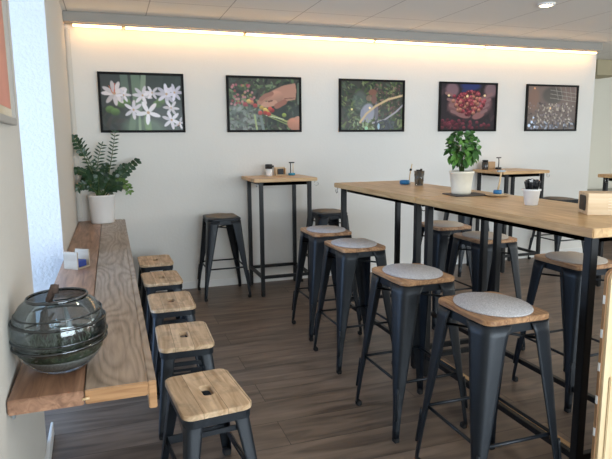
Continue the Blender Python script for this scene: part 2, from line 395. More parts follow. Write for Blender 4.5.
def make_stool(name, label, cat, hx, hy, fx, fy, zt, seat, group=None):
    low = seat == 'low'
    t = thing(name, label, cat, (0,0,0), 0, group)
    th = .024
    if low:
        # wooden seat with slotted hand hole
        bm = B(); N = 56
        def outl(hx, hy, r):
            P = rrect(hx, hy, r, 13); return P
        O = outl(hx, hy, .045); I = rrect(.022, .048, .018, 13)
        zs = [(O, zt-th, .003), (O, zt-th+.003, 0), (O, zt-.003, 0), (O, zt, .003), (I, zt, -.003), (I, zt-.003, 0), (I, zt-th, 0)]
        R = []
        for pts, z, o in zs:
            mx = max(p[0] for p in pts)
            R.append([bm.verts.new((p[0]*(1-o/mx), p[1]*(1-o/mx), z)) for p in pts])
        n = len(O)
        for a, b in zip(R, R[1:]+R[:1]):
            for k in range(n): bm.faces.new((a[k], a[(k+1)%n], b[(k+1)%n], b[k]))
        obj('seat', bm, M['seatwood'], t)
    elif seat == 'wood':
        bm = B(); slab(bm, rrect(hx, hy, .042), zt-th, zt, .004); obj('seat', bm, M['barwood'], t)
    else:
        bm = B(); slab(bm, rrect(hx, hy, .055), zt-th, zt, .006); obj('seat', bm, M['steel'], t)
    zb = zt-th
    ib = .006
    bh = .035
    obj('seat_frame', band(hx-ib, hy-ib, .040, zb-bh, zb), M['steel'], t)
    h = (hx-.012, hy-.014) if not low else (hx-.022, hy-.028); f = (fx, fy)
    tab = [(0, .165), (.05, .143), (.10, .134), (.3, .110), (.55, .078), (.8, .044), (1, .034)] if not low else [(0, .115), (.1, .088), (1, .050)]
    for sx in (-1, 1):
        for sy in (-1, 1):
            lg = obj('leg', leg_mesh(sx, sy, h, f, zb-.004, .025, tab,   .34 if not low else .42, not low), M['steel'], t)
            bm = B(); r = .027 if not low else .034
            vs = box(bm, fx-r, fx+.001, fy-r*1.2, fy+.001, 0, .028)
            for v in bm.verts: v.co.x *= sx; v.co.y *= sy
            obj('foot_cap', bm, M['rubber'], lg, bevel=.004)
    def at(z): 
        k = (zb-z)/zb; return lerp(h[0], f[0], k)-.012, lerp(h[1], f[1], k)-.013
    if not low:
        z = .30; x, y = at(z)
        for p, q in (((-x, -y+.0, z), (x, -y, z)), ((-x, y, z), (x, y, z)), ((-x, -y, z), (-x, y, z)), ((x, -y, z), (x, y, z))):
            bm = B(); tube(bm, [p, q], .0075, 8); obj('stretcher', bm, M['steel'], t)
        z = zb-.075; x, y = at(z)
        bm = B(); tube(bm, [(-x, -y, z), (x, y, z)], .006, 6); tube(bm, [(-x, y, z-.013), (x, -y, z-.013)], .006, 6); obj('cross_brace', bm, M['steel'], t)
    else:
        for z, hh in ((.13, .04),):
            x, y = at(z+hh/2)
            for s in (-1, 1):
                for ax in 'xy':
                    bm = B()
                    # flat plate with a slot: four strips around an opening
                    if ax == 'x': A = lambda u0, u1, w0, w1: box(bm, u0, u1, s*y-.003, s*y+.003, z+w0, z+w1); E = x
                    else: A = lambda u0, u1, w0, w1: box(bm, s*x-.003, s*x+.003, u0, u1, z+w0, z+w1); E = y
                    A(-E, -.05, 0, hh); A(.05, E, 0, hh); A(-.05, .05, 0, hh*.35); A(-.05, .05, hh*.65, hh)
                    obj('stretcher', bm, M['steel'], t)
        z = zb-.085; x, y = at(z)
        for s in (-1, 1):
            bm = B(); box(bm, -x, x, s*y-.003, s*y+.003, z, z+.022); obj('cross_brace', bm, M['steel'], t)
    return t
low0 = make_stool('low_stool', '', 'stool', .143, .205, .165, .262, .46, 'low')
lows = [(.903, -.625, .02, 'low wood-seated metal stool nearest the back wall, farthest of the counter row'),
        (.900, -1.32, .03, 'low wood-seated metal stool second from the back wall in the counter row'),
        (.905, -2.01, .0, 'low wood-seated metal stool in the middle of the counter row'),
        (.902, -2.73, -.02, 'low wood-seated metal stool second from the front in the counter row'),
        (.907, -3.478, .10, 'low wood-seated metal stool at the front of the counter row, whole seat in view')]
g = 'low stools along the wooden counter'
for i, (x, y, r, lab) in enumerate(lows):
    o = low0 if i == 0 else copy_tree(low0)
    o.location = (x, y, 0); o.rotation_euler = (0, 0, r); o['label'] = lab; o['group'] = g
bar0 = make_stool('bar_stool', '', 'stool', .158, .186, .215, .232, .812, 'wood')
bars = [(2.14, -1.675, 0.0, 'tall wood topped bar stool, farthest on the left of the long table', 'grey felt seat pad on the farthest bar stool left of the long table', 'felt'),
        (2.105, -2.31, .01, 'tall wood topped bar stool, second from the back, left of the long table', 'grey felt pad on the second stool from the back, left of the long table', 'felt'),
        (2.050, -3.185, .02, 'wood topped bar stool just behind the nearest one, its front foot in view', 'grey felt seat pad on the bar stool just behind the nearest one', 'felt'),
        (2.060, -3.835, 0.0, 'nearest wood topped bar stool, front leg cut by the lower photo edge', 'speckled grey felt seat pad on the nearest bar stool', 'felt'),
        (3.15, -1.77, .0, 'wood topped bar stool, farthest of the three right of the long table', 'warm grey felt seat pad seen just under the table edge, left of the two legs', 'felt_warm'),
        (3.10, -2.38, .0, 'wood topped bar stool seen behind the two middle legs of the long table', 'warm grey felt seat pad seen behind the two middle table legs', 'felt_warm'),
        (3.10, -3.23, .0, 'wood topped bar stool behind the nearest corner leg of the long table', 'warm grey felt seat pad behind the nearest corner leg of the long table', 'felt_warm')]
pad0 = None
for i, (x, y, r, lab, plab, pm) in enumerate(bars):
    o = bar0 if i == 0 else copy_tree(bar0)
    o.location = (x, y, 0); o.rotation_euler = (0, 0, r); o['label'] = lab; o['group'] = 'wood topped bar stools around the long table'
    bm = B(); lathe(bm, [(0, 0), (1, 0), (1.012, .003), (1.0, .007), (0, .007)], 40)
    for v in bm.verts: v.co.x *= .148; v.co.y *= .178
    p = obj('seat_pad', bm, M[pm], None, (x+(.004, -.003, .002, .003, 0, .002, 0)[i], y, .8125), (0, 0, r)); tag(p, plab, 'seat pad', 'round felt pads on the wood topped bar stools')
met0 = make_stool('metal_bar_stool', '', 'stool', .160, .200, .225, .240, .782, 'metal')
mets = [(1.57, -.315, .0, 'tall all-metal black stool standing alone against the back wall', 'thin taupe seat pad on the lone stool by the back wall', (0,0)),
        (2.665, -.36, .0, 'all-metal black stool half hidden between the small table and the long table', 'thin taupe seat pad on the stool between small and long table', (0,0)),
        (4.36, -.34, .0, 'all-metal black stool, only its legs seen under the far half of the long table', 'taupe seat pad hidden behind the long table top', (0,0)),
        (5.72, -.30, .0, 'all-metal black stool at the right end of the back wall', 'taupe seat pad on the stool at the right end of the back wall', (0,0))]
for i, (x, y, r, lab, plab, _) in enumerate(mets):
    o = met0 if i == 0 else copy_tree(met0)
    o.location = (x, y, 0); o.rotation_euler = (0, 0, r); o['label'] = lab; o['group'] = 'all-metal stools along the back wall'
    if i == 2: continue
    bm = B(); lathe(bm, [(0, 0), (1, 0), (1.012, .002), (1.0, .005), (0, .005)], 36)
    for v in bm.verts: v.co.x *= .148; v.co.y *= .185
    p = obj('seat_pad', bm, M['felt_taupe'], None, (x, y, .7825)); tag(p, plab, 'seat pad', 'thin pads on the all-metal stools')

# ------------------------------------------------------------------ tables
def hook_bm():
    bm = B(); pts = [(0, 0, 0), (0, 0, -.025)]
    for k in range(9):
        a = PI*1.25*k/8; pts.append((.018-.018*math.cos(a), 0, -.03-.018*math.sin(a)))
    tube(bm, pts, .0028, 6); return bm
def table(name, label, cx, cy, hx, hy, zt, zs, hooks, oak, foot=None):
    t = thing(name, label, 'table', (cx, cy, 0))
    bm = B(); box(bm, -hx, hx, -hy, hy, zt-(.033 if hy < .4 else .038), zt); obj('tabletop', bm, oak, t, bevel=.004)
    w = .036 if hy < .4 else .040; ix = hx-.072 if hy < .4 else hx-.062; iy = hy-.038 if hy < .4 else hy-.066
    q = zt-(.0335 if hy < .4 else .0385)
    bm = B()
    for s in (-1, 1):
        box(bm, -ix+w/2, ix-w/2, s*iy-w/2*s, s*(iy-w)+w/2*s, q-.035, q)
        box(bm, s*ix-w/2*s, s*(ix-w)+w/2*s, -iy+w/2, iy-w/2, q-.035, q)
    obj('apron', bm, M['tsteel'], t)
    for sx in (-1, 1):
        for sy in (-1, 1):
            x, y = sx*(ix-w/2+w/2), sy*iy
            bm = B(); box(bm, x-w/2, x+w/2, y-w/2, y+w/2, .006, q-.0002)
            lg = obj('leg', bm, M['tsteel'], t, bevel=.003)
            bm = B(); lathe(bm, [(0, 0), (.016, 0), (.016, .0055), (0, .0055)], 12, (x, y)); obj('foot_cap', bm, M['rubber'], lg)
    for s in (-1, 1):
        bm = B(); box(bm, -ix+w/2, ix-w/2, s*iy-.014, s*iy+.014, zs-.03, zs); obj('rail', bm, M['tsteel'], t, bevel=.002)
        bm = B(); box(bm, s*ix-.014, s*ix+.014, -iy+w/2, iy-w/2, zs-.03, zs); obj('rail', bm, M['tsteel'], t, bevel=.002)
    if foot:  # tan strip along the inner side of the left rail
        bm = B(); box(bm, -ix+.0145, -ix+.045, -iy+w/2, iy-w/2, zs-.018, zs+.0); obj('rail_tan_strip', bm, M['oak'], t, bevel=.002)
    for x, y, rz in hooks: obj('bag_hook', hook_bm(), M['chrome'], t, (x, y, q), (0, 0, rz))
    return t
ZT = 1.15
table('small_table', 'small high oak table on black steel legs under the second picture', 2.155, -.318, .315, .283, ZT, .205, ((-.27, -.2, PI/2), (.295, -.26, 0)), M['oakx'])
table('small_table', 'small high oak table by the back wall behind the bushy potted plant', 4.955, -.325, .315, .283, ZT, .205, ((.295, -.26, 0),), M['oakx'])
table('small_table', 'high oak table cut by the right edge of the photo, in front of the recess', 5.475, -1.66, .315, .283, ZT, .205, ((-.3, .20, 0),), M['oakx'])
table('long_table', 'far half of the long high table, oak top, its end facing the back wall', 2.668, -2.005, .3175, .674, ZT, .15, ((-.30, .64, PI/2),), M['oak'])
table('long_table', 'near half of the long high table, with the plant and wooden box on it', 2.668, -3.371, .3175, .688, ZT, .15, ((-.28, .672, 0),), M['oak'], foot=True)

# ------------------------------------------------------------------ wall counter
t = thing('wall_counter', 'long wall counter of a brown and a grey board along the left wall', 'counter', (0, 0, 0))
YN = -4.012; zc = .76
bm = B(); box(bm, XL2+.004, .462, YN, -.005, zc-.046, zc); 
b1 = obj('board', bm, M['board_a'], t, bevel=.003); b1['label'] = 'dark reddish brown board against the wall'
bm = B(); vs = box(bm, .465, .650, YN+.004, -.005, zc-.046, zc)
b2 = obj('board', bm, [M['board_b'], M['edge']], t, bevel=.003); b2['label'] = 'greyish board with bold curved grain'
for p in b2.data.polygons:
    if p.normal.y < -.6: p.material_index = 1
bm = B(); box(bm, .6505, .676, YN+.006, -.005, zc-.092, zc)
b3 = obj('front_edge', bm, [M['board_b'], M['edge']], t, bevel=.003)
for p in b3.data.polygons:
    if p.normal.y < -.6 or p.normal.x > .6: p.material_index = 1
bm = B(); tube(bm, [(.457, YN-.001, zc-.026), (.478, YN-.001, zc-.024)], .0045, 8); obj('dowel', bm, M['dowel'], t)
for yy in (-3.94, -1.4):
    bm = B(); xx = XL2
    box(bm, xx+.003, xx+.012, yy-.01, yy+.01, zc-.085, zc-.047); box(bm, xx+.003, xx+.09, yy-.015, yy+.015, zc-.055, zc-.047)
    obj('bracket', bm, M['grey'], t, bevel=.002)

# ------------------------------------------------------------------ pictures
PW, PH = 132, 94
def canvas(c): return [[list(c) for _ in range(PW)] for _ in range(PH)]
def mixp(p, c, a): 
    for i in range(3): p[i] += (c[i]-p[i])*a
def blob(cv, x, y, rx, ry, c, rot=0, soft=.25, a=1, shade=0):
    """ellipse; x,y in 0..1 from top left, radii in fraction of width"""
    X, Y = x*PW, y*PH; rx *= PW; ry *= PW; m = max(rx, ry)+2; ca, sa = math.cos(rot), math.sin(rot)
    for j in range(max(0, int(Y-m)), min(PH, int(Y+m)+1)):
        for i in range(max(0, int(X-m)), min(PW, int(X+m)+1)):
            dx, dy = i-X, j-Y; u = (dx*ca+dy*sa)/rx; v = (-dx*sa+dy*ca)/ry; d = u*u+v*v
            if d < 1:
                k = min(1, (1-d)/soft) if soft else 1
                cc = [w*(1-shade*v*.5) for w in c] if shade else c
                mixp(cv[j][i], cc, k*a)
def stroke(cv, pts, w, c, a=1, w1=None):
    n = 0
    for (x0, y0), (x1, y1) in zip(pts, pts[1:]):
        L = max(1, int(math.hypot((x1-x0)*PW, (y1-y0)*PH)*1.3))
        for k in range(L+1):
            q = k/L; ww = w if w1 is None else w+(w1-w)*q
            blob(cv, x0+(x1-x0)*q, y0+(y1-y0)*q, max(ww, .006), max(ww, .006), c, 0, .6, a)
def foliage(cv, n, cols, rs, box_=(0,0,1,1), a=.85, asp=.35, rnd=random):
    for _ in range(n):
        r = rnd.uniform(*rs)
        blob(cv, rnd.uniform(box_[0], box_[2]), rnd.uniform(box_[1], box_[3]), r, r*asp, rnd.choice(cols), rnd.uniform(0, PI), .4, a)
def flower(cv, x, y, s, n=6, c=(232, 228, 236), a0=0, sq=1.0):
    for k in range(n):
        an = a0+2*PI*k/n+random.uniform(-.15, .15); dk = random.randint(0, 40)
        blob(cv, x+math.cos(an)*s*.55, y+math.sin(an)*s*.55*PW/PH*sq, s*.56, s*.2, tuple(v-dk for v in c), an, .35, 1)
    blob(cv, x, y, s*.13, s*.13, (190, 160, 130))
def pic1(cv):
    for j in range(PH):
        for i in range(PW):
            x = i/PW; y = j/PH; cv[j][i] = [62-18*x, 66-10*x, 64-14*x]
    stroke(cv, [(.28, 0), (.3, .5)], .05, (92, 108, 96), .8); stroke(cv, [(.42, 0), (.44, .6)], .06, (104, 124, 104), .8)
    stroke(cv, [(.52, 0), (.5, .4)], .035, (134, 150, 128), .8); stroke(cv, [(.85, .0), (.8, .3)], .08, (40, 52, 46), .8)
    foliage(cv, 30, [(52, 58, 46), (70, 62, 56), (44, 50, 44)], (.04, .1), (0, .55, .35, 1), .6)
    for x, y in ((.1, .62), (.16, .66), (.24, .52), (.68, .52), (.72, .47), (.3, .5)): blob(cv, x, y, .065, .055, (84, 112, 62), 0, .5, 1, .7)
    blob(cv, .5, .95, .3, .16, (84, 104, 84), .1, .6); blob(cv, .36, .88, .05, .2, (100, 122, 96), .15, .7); blob(cv, .55, .9, .05, .2, (112, 140, 96), -.15, .7)
    blob(cv, .45, .9, .02, .22, (130, 152, 120), 0, .7); stroke(cv, [(.86, .4), (.9, 1)], .02, (60, 80, 60))
    flower(cv, .16, .33, .15, 9, (226, 218, 220), .2); flower(cv, .27, .36, .09, 6); flower(cv, .5, .36, .12, 7, a0=.4); flower(cv, .62, .31, .09, 6, a0=.1)
    flower(cv, .8, .33, .13, 8, (224, 222, 236)); flower(cv, .9, .3, .11, 7, (226, 224, 240)); flower(cv, .38, .62, .12, 6, a0=.5); flower(cv, .56, .67, .15, 5, (240, 238, 244), .4)
    flower(cv, .85, .58, .10, 6); flower(cv, .85, .8, .12, 6, (236, 232, 242), .3); flower(cv, .95, .86, .08, 5)
    stroke(cv, [(.16, .33), (.17, .16)], .006, (190, 90, 70)); stroke(cv, [(.14, .33), (.1, .2)], .006, (190, 110, 80))
def pic2(cv):
    foliage(cv, 380, [(30, 44, 28), (50, 72, 40), (86, 108, 68), (24, 34, 26), (120, 138, 100), (64, 80, 66)], (.015, .06))
    foliage(cv, 60, [(120, 128, 120), (90, 104, 92), (140, 146, 140)], (.03, .08), (0, .5, .4, 1), .6)
    foliage(cv, 60, [(26, 34, 28), (36, 46, 40)], (.05, .1), (.55, .45, 1, .85), .6)
    stroke(cv, [(.42, .6), (.47, .98)], .022, (108, 122, 116)); stroke(cv, [(.35, .7), (.38, .98)], .014, (150, 166, 110))
    for _ in range(36):
        blob(cv, random.uniform(.03, .38), random.uniform(.12, .52), .02, .02, random.choice([(170, 92, 100), (150, 60, 66), (190, 130, 132), (150, 140, 80)]), 0, .5, .9)
    stroke(cv, [(.56, .68), (.8, .82), (.97, .8)], .014, (150, 160, 96)); stroke(cv, [(.54, .72), (.85, .9)], .010, (126, 140, 84)); stroke(cv, [(.5, .7), (.76, .78)], .008, (196, 204, 170))
    sk = (178, 132, 112)
    stroke(cv, [(.99, .22), (.8, .27), (.66, .36)], .115, sk); blob(cv, .64, .36, .14, .10, sk, -.3, .4, 1, .35)
    stroke(cv, [(.64, .46), (.52, .5), (.47, .48)], .042, (192, 146, 124)); stroke(cv, [(.58, .3), (.47, .4), (.42, .46)], .038, (170, 122, 102)); stroke(cv, [(.6, .28), (.5, .33), (.44, .4)], .03, (150, 104, 88))
    stroke(cv, [(.78, .44), (.7, .5), (.66, .53)], .04, (150, 100, 84)); stroke(cv, [(.6, .42), (.55, .44)], .012, (104, 66, 56)); stroke(cv, [(.92, .36), (.78, .38)], .008, (120, 80, 66))
    stroke(cv, [(.955, .08), (.97, .22), (.95, .44)], .02, (44, 48, 38)); stroke(cv, [(.99, .1), (.99, .45)], .03, (96, 108, 92))
    for x, y, c in ((.45, .56, (170, 142, 70)), (.5, .6, (200, 176, 90)), (.53, .63, (188, 160, 80)), (.5, .66, (150, 52, 44)), (.55, .68, (170, 60, 50)), (.6, .61, (150, 36, 42)), (.57, .58, (178, 70, 60)), (.36, .52, (158, 50, 46)), (.31, .46, (176, 110, 80)), (.43, .66, (170, 60, 50)), (.22, .5, (150, 60, 66)), (.77, .7, (130, 148, 70)), (.27, .44, (190, 160, 92))):
        blob(cv, x, y, .036, .034, c, 0, .4, 1, .6)
    blob(cv, .93, .88, .13, .1, (186, 126, 100), .3, .3, 1, .3); blob(cv, .96, .76, .05, .03, (190, 134, 108), -.3, .3)
def pic3(cv):
    foliage(cv, 420, [(34, 50, 30), (62, 84, 44), (96, 112, 62), (44, 60, 48), (124, 134, 88), (78, 92, 72)], (.015, .06))
    foliage(cv, 110, [(96, 66, 64), (120, 84, 80), (80, 58, 60), (140, 108, 100)], (.01, .04), (.5, .05, .95, .7), .8)
    blob(cv, .3, .4, .13, .18, (104, 120, 118), 0, .6, .5)
    blob(cv, .5, .22, .07, .05, (126, 86, 70)); blob(cv, .52, .36, .05, .07, (122, 88, 78)); blob(cv, .44, .34, .05, .05, (134, 110, 92), 0, .4, .8)
    blob(cv, .42, .66, .12, .17, (150, 152, 166), .25, .35); stroke(cv, [(.34, .6), (.32, .8)], .03, (140, 144, 160)); blob(cv, .56, .62, .035, .16, (120, 116, 130), 0, .4, .8)
    foliage(cv, 50, [(70, 84, 44), (120, 140, 100), (150, 168, 130)], (.015, .05), (.2, .75, .6, 1), .9)
    stroke(cv, [(.3, .84), (.4, .66), (.55, .5), (.75, .36), (1, .27)], .017, (206, 180, 140)); stroke(cv, [(.5, .85), (.7, .78), (.88, .62), (1, .47)], .014, (166, 160, 168), .9)
    foliage(cv, 60, [(50, 54, 64), (70, 76, 84)], (.02, .05), (.55, .8, .85, 1), .7); blob(cv, .6, .92, .02, .05, (160, 190, 206)); blob(cv, .4, .96, .03, .03, (150, 200, 160))
    blob(cv, .17, .57, .018, .018, (240, 226, 150)); blob(cv, .455, .54, .018, .018, (255, 230, 170))
def pic4(cv):
    for j in range(PH):
        for i in range(PW): cv[j][i] = [36, 27, 34]
    foliage(cv, 60, [(60, 44, 50), (40, 34, 44), (74, 54, 60)], (.05, .12), a=.6)
    blob(cv, .53, .03, .22, .09, (34, 48, 104), 0, .6); blob(cv, .45, .15, .1, .05, (40, 50, 96), 0, .5, .8)
    blob(cv, .2, .12, .14, .13, (124, 96, 104), .4, .6); blob(cv, .9, .12, .14, .14, (124, 98, 104), -.4, .6)
    blob(cv, .26, .5, .17, .15, (126, 90, 92), .5, .6, 1, .5); blob(cv, .78, .45, .19, .16, (124, 90, 94), -.7, .6, 1, .5); blob(cv, .4, .66, .16, .06, (140, 96, 96), .2, .4); blob(cv, .68, .68, .13, .06, (140, 96, 96), -.3, .4)
    for k in range(4):
        stroke(cv, [(.09+k*.035, .2+k*.13), (.2+k*.03, .24+k*.13)], .026, (136, 100, 100), .9); stroke(cv, [(.92-k*.03, .2+k*.12), (.83-k*.03, .26+k*.12)], .026, (136, 102, 104), .9)
    for _ in range(110):
        a = random.uniform(0, 2*PI); q = math.sqrt(random.random()); x = .5+math.cos(a)*q*.29; y = .42+math.sin(a)*q*.25+abs(math.cos(a))*q*-.06
        blob(cv, x, y, .036, .034, random.choice([(124, 40, 54), (96, 26, 40), (146, 62, 72), (158, 104, 84), (116, 44, 54)]), 0, .35, 1, .9)
        blob(cv, x-.008, y-.014, .009, .009, (220, 160, 160), 0, .5, .6)
    for _ in range(60):
        x = random.uniform(.02, .36) if random.random() < .7 else random.uniform(.4, .9); blob(cv, x, random.uniform(.78, .97), .034, .03, random.choice([(92, 28, 44), (70, 20, 34), (108, 44, 58)]), 0, .4, .9, .8)
    for x, y in ((.14, .25), (.47, .26), (.79, .24)): blob(cv, x, y, .022, .02, (255, 226, 170))
def pic5(cv):
    for j in range(PH):
        for i in range(PW): cv[j][i] = [122-30*j/PH, 104-22*j/PH, 98-20*j/PH]
    blob(cv, .5, .2, .24, .16, (82, 78, 74), 0, .5, .9); blob(cv, .12, .3, .14, .26, (136, 104, 90), 0, .7, .7)
    for k in range(5): stroke(cv, [(.55+k*.1, 0), (.62+k*.09, .3)], .006, (160, 154, 148), .7)
    for k in range(3): stroke(cv, [(.45, .08+k*.09), (1, .16+k*.09)], .006, (164, 158, 150), .7)
    for _ in range(280):
        x = random.gauss(.5, .24); y = random.uniform(.38, .86)
        blob(cv, x, y, random.uniform(.01, .025), random.uniform(.01, .025), random.choice([(176, 164, 150), (120, 108, 104), (70, 62, 62), (200, 190, 176), (140, 128, 134), (90, 80, 84)]), 0, .5, .8)
    foliage(cv, 60, [(44, 46, 56), (90, 96, 112), (160, 170, 190)], (.02, .05), (0, .82, 1, 1), .8)
    for x, y, r in ((.05, .9, .03), (.1, .82, .025), (.16, .93, .02), (.13, .72, .018)): blob(cv, x, y, r, r, (210, 226, 250))
    blob(cv, .46, .5, .02, .018, (255, 216, 160)); blob(cv, .13, .05, .02, .018, (240, 170, 120))
def print_mesh(cv, w, h):
    bm = B(); lay = bm.verts.layers.float_color.new('print'); V = [[bm.verts.new((-w/2+w*i/(PW-1), 0, h/2-h*j/(PH-1))) for i in range(PW)] for j in range(PH)]
    for j in range(PH):
        for i in range(PW):
            V[j][i][lay] = lin([max(0, min(255, c)) for c in cv[j][i]])
    for j in range(PH-1):
        for i in range(PW-1): bm.faces.new((V[j][i], V[j+1][i], V[j+1][i+1], V[j][i+1]))
    # backing so that the sheet has thickness
    return bm
def print_mat():
    m, nt, b = newmat('photo_print'); a = nt.nodes.new('ShaderNodeVertexColor'); a.layer_name = 'print'
    nt.links.new(a.outputs['Color'], b.inputs['Base Color']); b.inputs['Roughness'].default_value = .35
    b.inputs['Coat Weight'].default_value = .12; b.inputs['Coat Roughness'].default_value = .1; b.inputs['Specular IOR Level'].default_value = .25
    return m
M['print'] = print_mat()
pics = [(.900, pic1, 'black framed photo of white star shaped blossoms and green berries, leftmost on the wall'),
        (2.112, pic2, 'black framed photo of a hand picking berries from a branch'),
        (3.332, pic3, 'black framed photo of a person among green bushes with a pale curved rod across'),
        (4.570, pic4, 'black framed photo of two hands full of red cherries'),
        (5.785, pic5, 'black framed brownish photo of a crowded covered market, rightmost on the wall')]
for x, fn, lab in pics:
    t = thing('framed_picture', lab, 'picture', (x, -.002, 1.876), 0, 'framed photos on the back wall')
    w, h = .790, .562; fw = .022
    bm = B(); box(bm, -w/2, w/2, -.024, 0, h/2-fw, h/2); box(bm, -w/2, w/2, -.024, 0, -h/2, -h/2+fw)
    box(bm, -w/2, -w/2+fw, -.024, 0, -h/2+fw, h/2-fw); box(bm, w/2-fw, w/2, -.024, 0, -h/2+fw, h/2-fw); obj('frame', bm, M['frame'], t)
    bm = B(); box(bm, -w/2+fw, w/2-fw, -.012, -.002, -h/2+fw, h/2-fw); obj('backing', bm, M['white'], t)
    cv = canvas((60, 60, 50)); fn(cv)
    obj('print', print_mesh(cv, w-2*fw, h-2*fw), M['print'], t, (0, -.0135, 0))
# poster on the near left wall
t = thing('framed_poster', 'grey framed poster with pink shape on cream, cut by the left photo edge', 'poster', (XW(-3.62)+.001, -3.62, 2.06), math.radians(2.34))
W2, H2 = .36, .49; fw = .026
bm = B(); box(bm, 0, .022, -W2, W2, H2-fw, H2); box(bm, 0, .022, -W2, W2, -H2, -H2+fw); box(bm, 0, .022, -W2, -W2+fw, -H2+fw, H2-fw); box(bm, 0, .022, W2-fw, W2, -H2+fw, H2-fw)
obj('frame', bm, plain('grey_frame', (168, 164, 158), .5, var=.04), t, bevel=.002)
bm = B(); box(bm, .001, .009, -W2+fw, W2-fw, -H2+fw, H2-fw); obj('paper', bm, plain('cream_paper', (222, 206, 176), .6, var=.02, coat=.4), t)
bm = B(); y1 = W2-.055
pts = [(y1, -.43), (y1, .02)] + [(y1-.5+.5*math.cos(a), .02+.22*math.sin(a)) for a in [k*PI/2/10 for k in range(1, 11)]] + [(y1-.5, -.43)]
a = [bm.verts.new((.0092, p, q)) for p, q in pts]; b_ = [bm.verts.new((.0102, p, q)) for p, q in pts]
bm.faces.new(a); bm.faces.new(b_[::-1])
for k in range(len(a)): bm.faces.new((a[k], a[(k+1)%len(a)], b_[(k+1)%len(a)], b_[k]))
obj('printed_shape', bm, plain('pink_orange_ink', (206, 140, 122), .6, var=.12, vs=2), t)

# ------------------------------------------------------------------ plants
def leaf(bm, base, d, L, w, up=Vector((0,0,1)), droop=.2, fold=.15, n=4, mi=0):
    d = d.normalized(); s = d.cross(up)
    if s.length < .05: s = d.cross(Vector((1, 0, 0)))
    s.normalize(); nrm = s.cross(d).normalized(); prev = None
    for k in range(n+1):
        q = k/n; c = base+d*L*q-Vector((0,0,1))*droop*L*q*q
        ww = w*math.sin(PI*min(1, q*.92+.06))**.8*.5 if k < n else .0005
        row = [bm.verts.new(c-s*ww+nrm*fold*ww), bm.verts.new(c), bm.verts.new(c+s*ww+nrm*fold*ww)]
        if prev:
            for i in range(2):
                f = bm.faces.new((prev[i], prev[i+1], row[i+1], row[i])); f.smooth = True; f.material_index = mi
        prev = row
t = thing('potted_plant', 'dark green feathery houseplant in a white pot at the far end of the wall counter', 'plant', (.475, -.17, .7605))
bm = B(); lathe(bm, [(0, .0), (.100, 0), (.105, .01), (.116, .245), (.122, .25), (.122, .262), (.112, .262), (.110, .235), (0, .235)], 40); obj('pot', bm, M['potwhite'], t)
bm = B(); lathe(bm, [(0, .2355), (.1095, .2355), (.10, .243), (0, .25)], 28); obj('soil', bm, M['soil'], t)
fr = [  # tip x, y(depth), z relative, curve, young
 (-.34, .03, .80, 0), (-.20, .06, .77, 0), (.02, .05, .72, 1), (.15, .0, .86, 1), (.20, .02, .80, 0)][:0]
def frond(tip, ctrl, nl, ll, lw, q0=.25, mi=0):
    bm = B(); p0 = Vector((random.uniform(-.04, .04), random.uniform(-.04, .04), .24)); tip = Vector(tip); c = Vector(ctrl)
    P = [p0*(1-q)**2+c*2*q*(1-q)+tip*q*q for q in [k/12 for k in range(13)]]
    tube(bm, P, .007, 6, .0025)
    for f in bm.faces: f.material_index = 1
    for k in range(nl):
        q = q0+(1-q0)*k/(nl-1); p = p0*(1-q)**2+c*2*q*(1-q)+tip*q*q; dd = ((c-p0)*2*(1-q)+(tip-c)*2*q).normalized()
        ax = Vector((random.uniform(-.3, .3), -1, random.uniform(-.1, .5))).normalized()
        side = dd.cross(ax).normalized(); s = 1-.45*abs(q-.5)
        for sg in (-1, 1):
            d = side*sg*1.0+dd*.55+Vector((0, random.uniform(-.25, .25), random.uniform(-.1, .15)))
            leaf(bm, p, d, ll*s*random.uniform(.85, 1.1), lw*s, ax, .12, .2, 4, mi)
    leaf(bm, tip, dd, ll*.7, lw*.7, Vector((0, -1, 0)), .1, .2, 4, mi)
    for v in bm.verts: v.co.x = max(v.co.x, -.216+.0002*random.random())
    return obj('frond', bm, [M['zz'], M['stem']], t)
random.seed(5)
# tip, control, leaflets, length, width, first leaflet
tall = [((-.195, -.06, .785), (-.10, -.02, .58), 6, .060, .040, .66), ((-.155, .0, .755), (-.06, 0, .52), 9, .075, .020, .45), ((.03, .02, .715), (-.045, 0, .5), 9, .070, .018, .45),
        ((.155, -.02, .83), (.11, 0, .55), 11, .062, .017, .42), ((.33, -.05, .565), (.15, -.02, .40), 10, .06, .050, .3), ((-.19, -.10, .50), (-.1, -.05, .50), 7, .055, .045, .35),
        ((-.19, -.13, .34), (-.10, -.1, .43), 8, .06, .030, .25), ((.22, .0, .52), (.12, 0, .42), 8, .06, .045, .3), ((.25, -.14, .30), (.2, -.08, .48), 8, .06, .035, .3),
        ((.10, -.16, .42), (.06, -.1, .40), 8, .06, .045, .25), ((-.02, -.15, .46), (0, -.1, .42), 8, .06, .045, .25), ((-.10, -.14, .42), (-.06, -.08, .40), 8, .06, .045, .25),
        ((.05, .05, .52), (.03, .05, .4), 8, .06, .045, .3), ((-.08, .04, .50), (-.05, .05, .4), 8, .06, .04, .3), ((.18, -.1, .34), (.12, -.1, .38), 7, .06, .04, .25), ((-.14, -.02, .40), (-.1, 0, .4), 7, .06, .04, .25)]
for i, a in enumerate(tall):
    f = frond(*a)
    if i in (8,): f.data.materials[0] = M['zz_light']

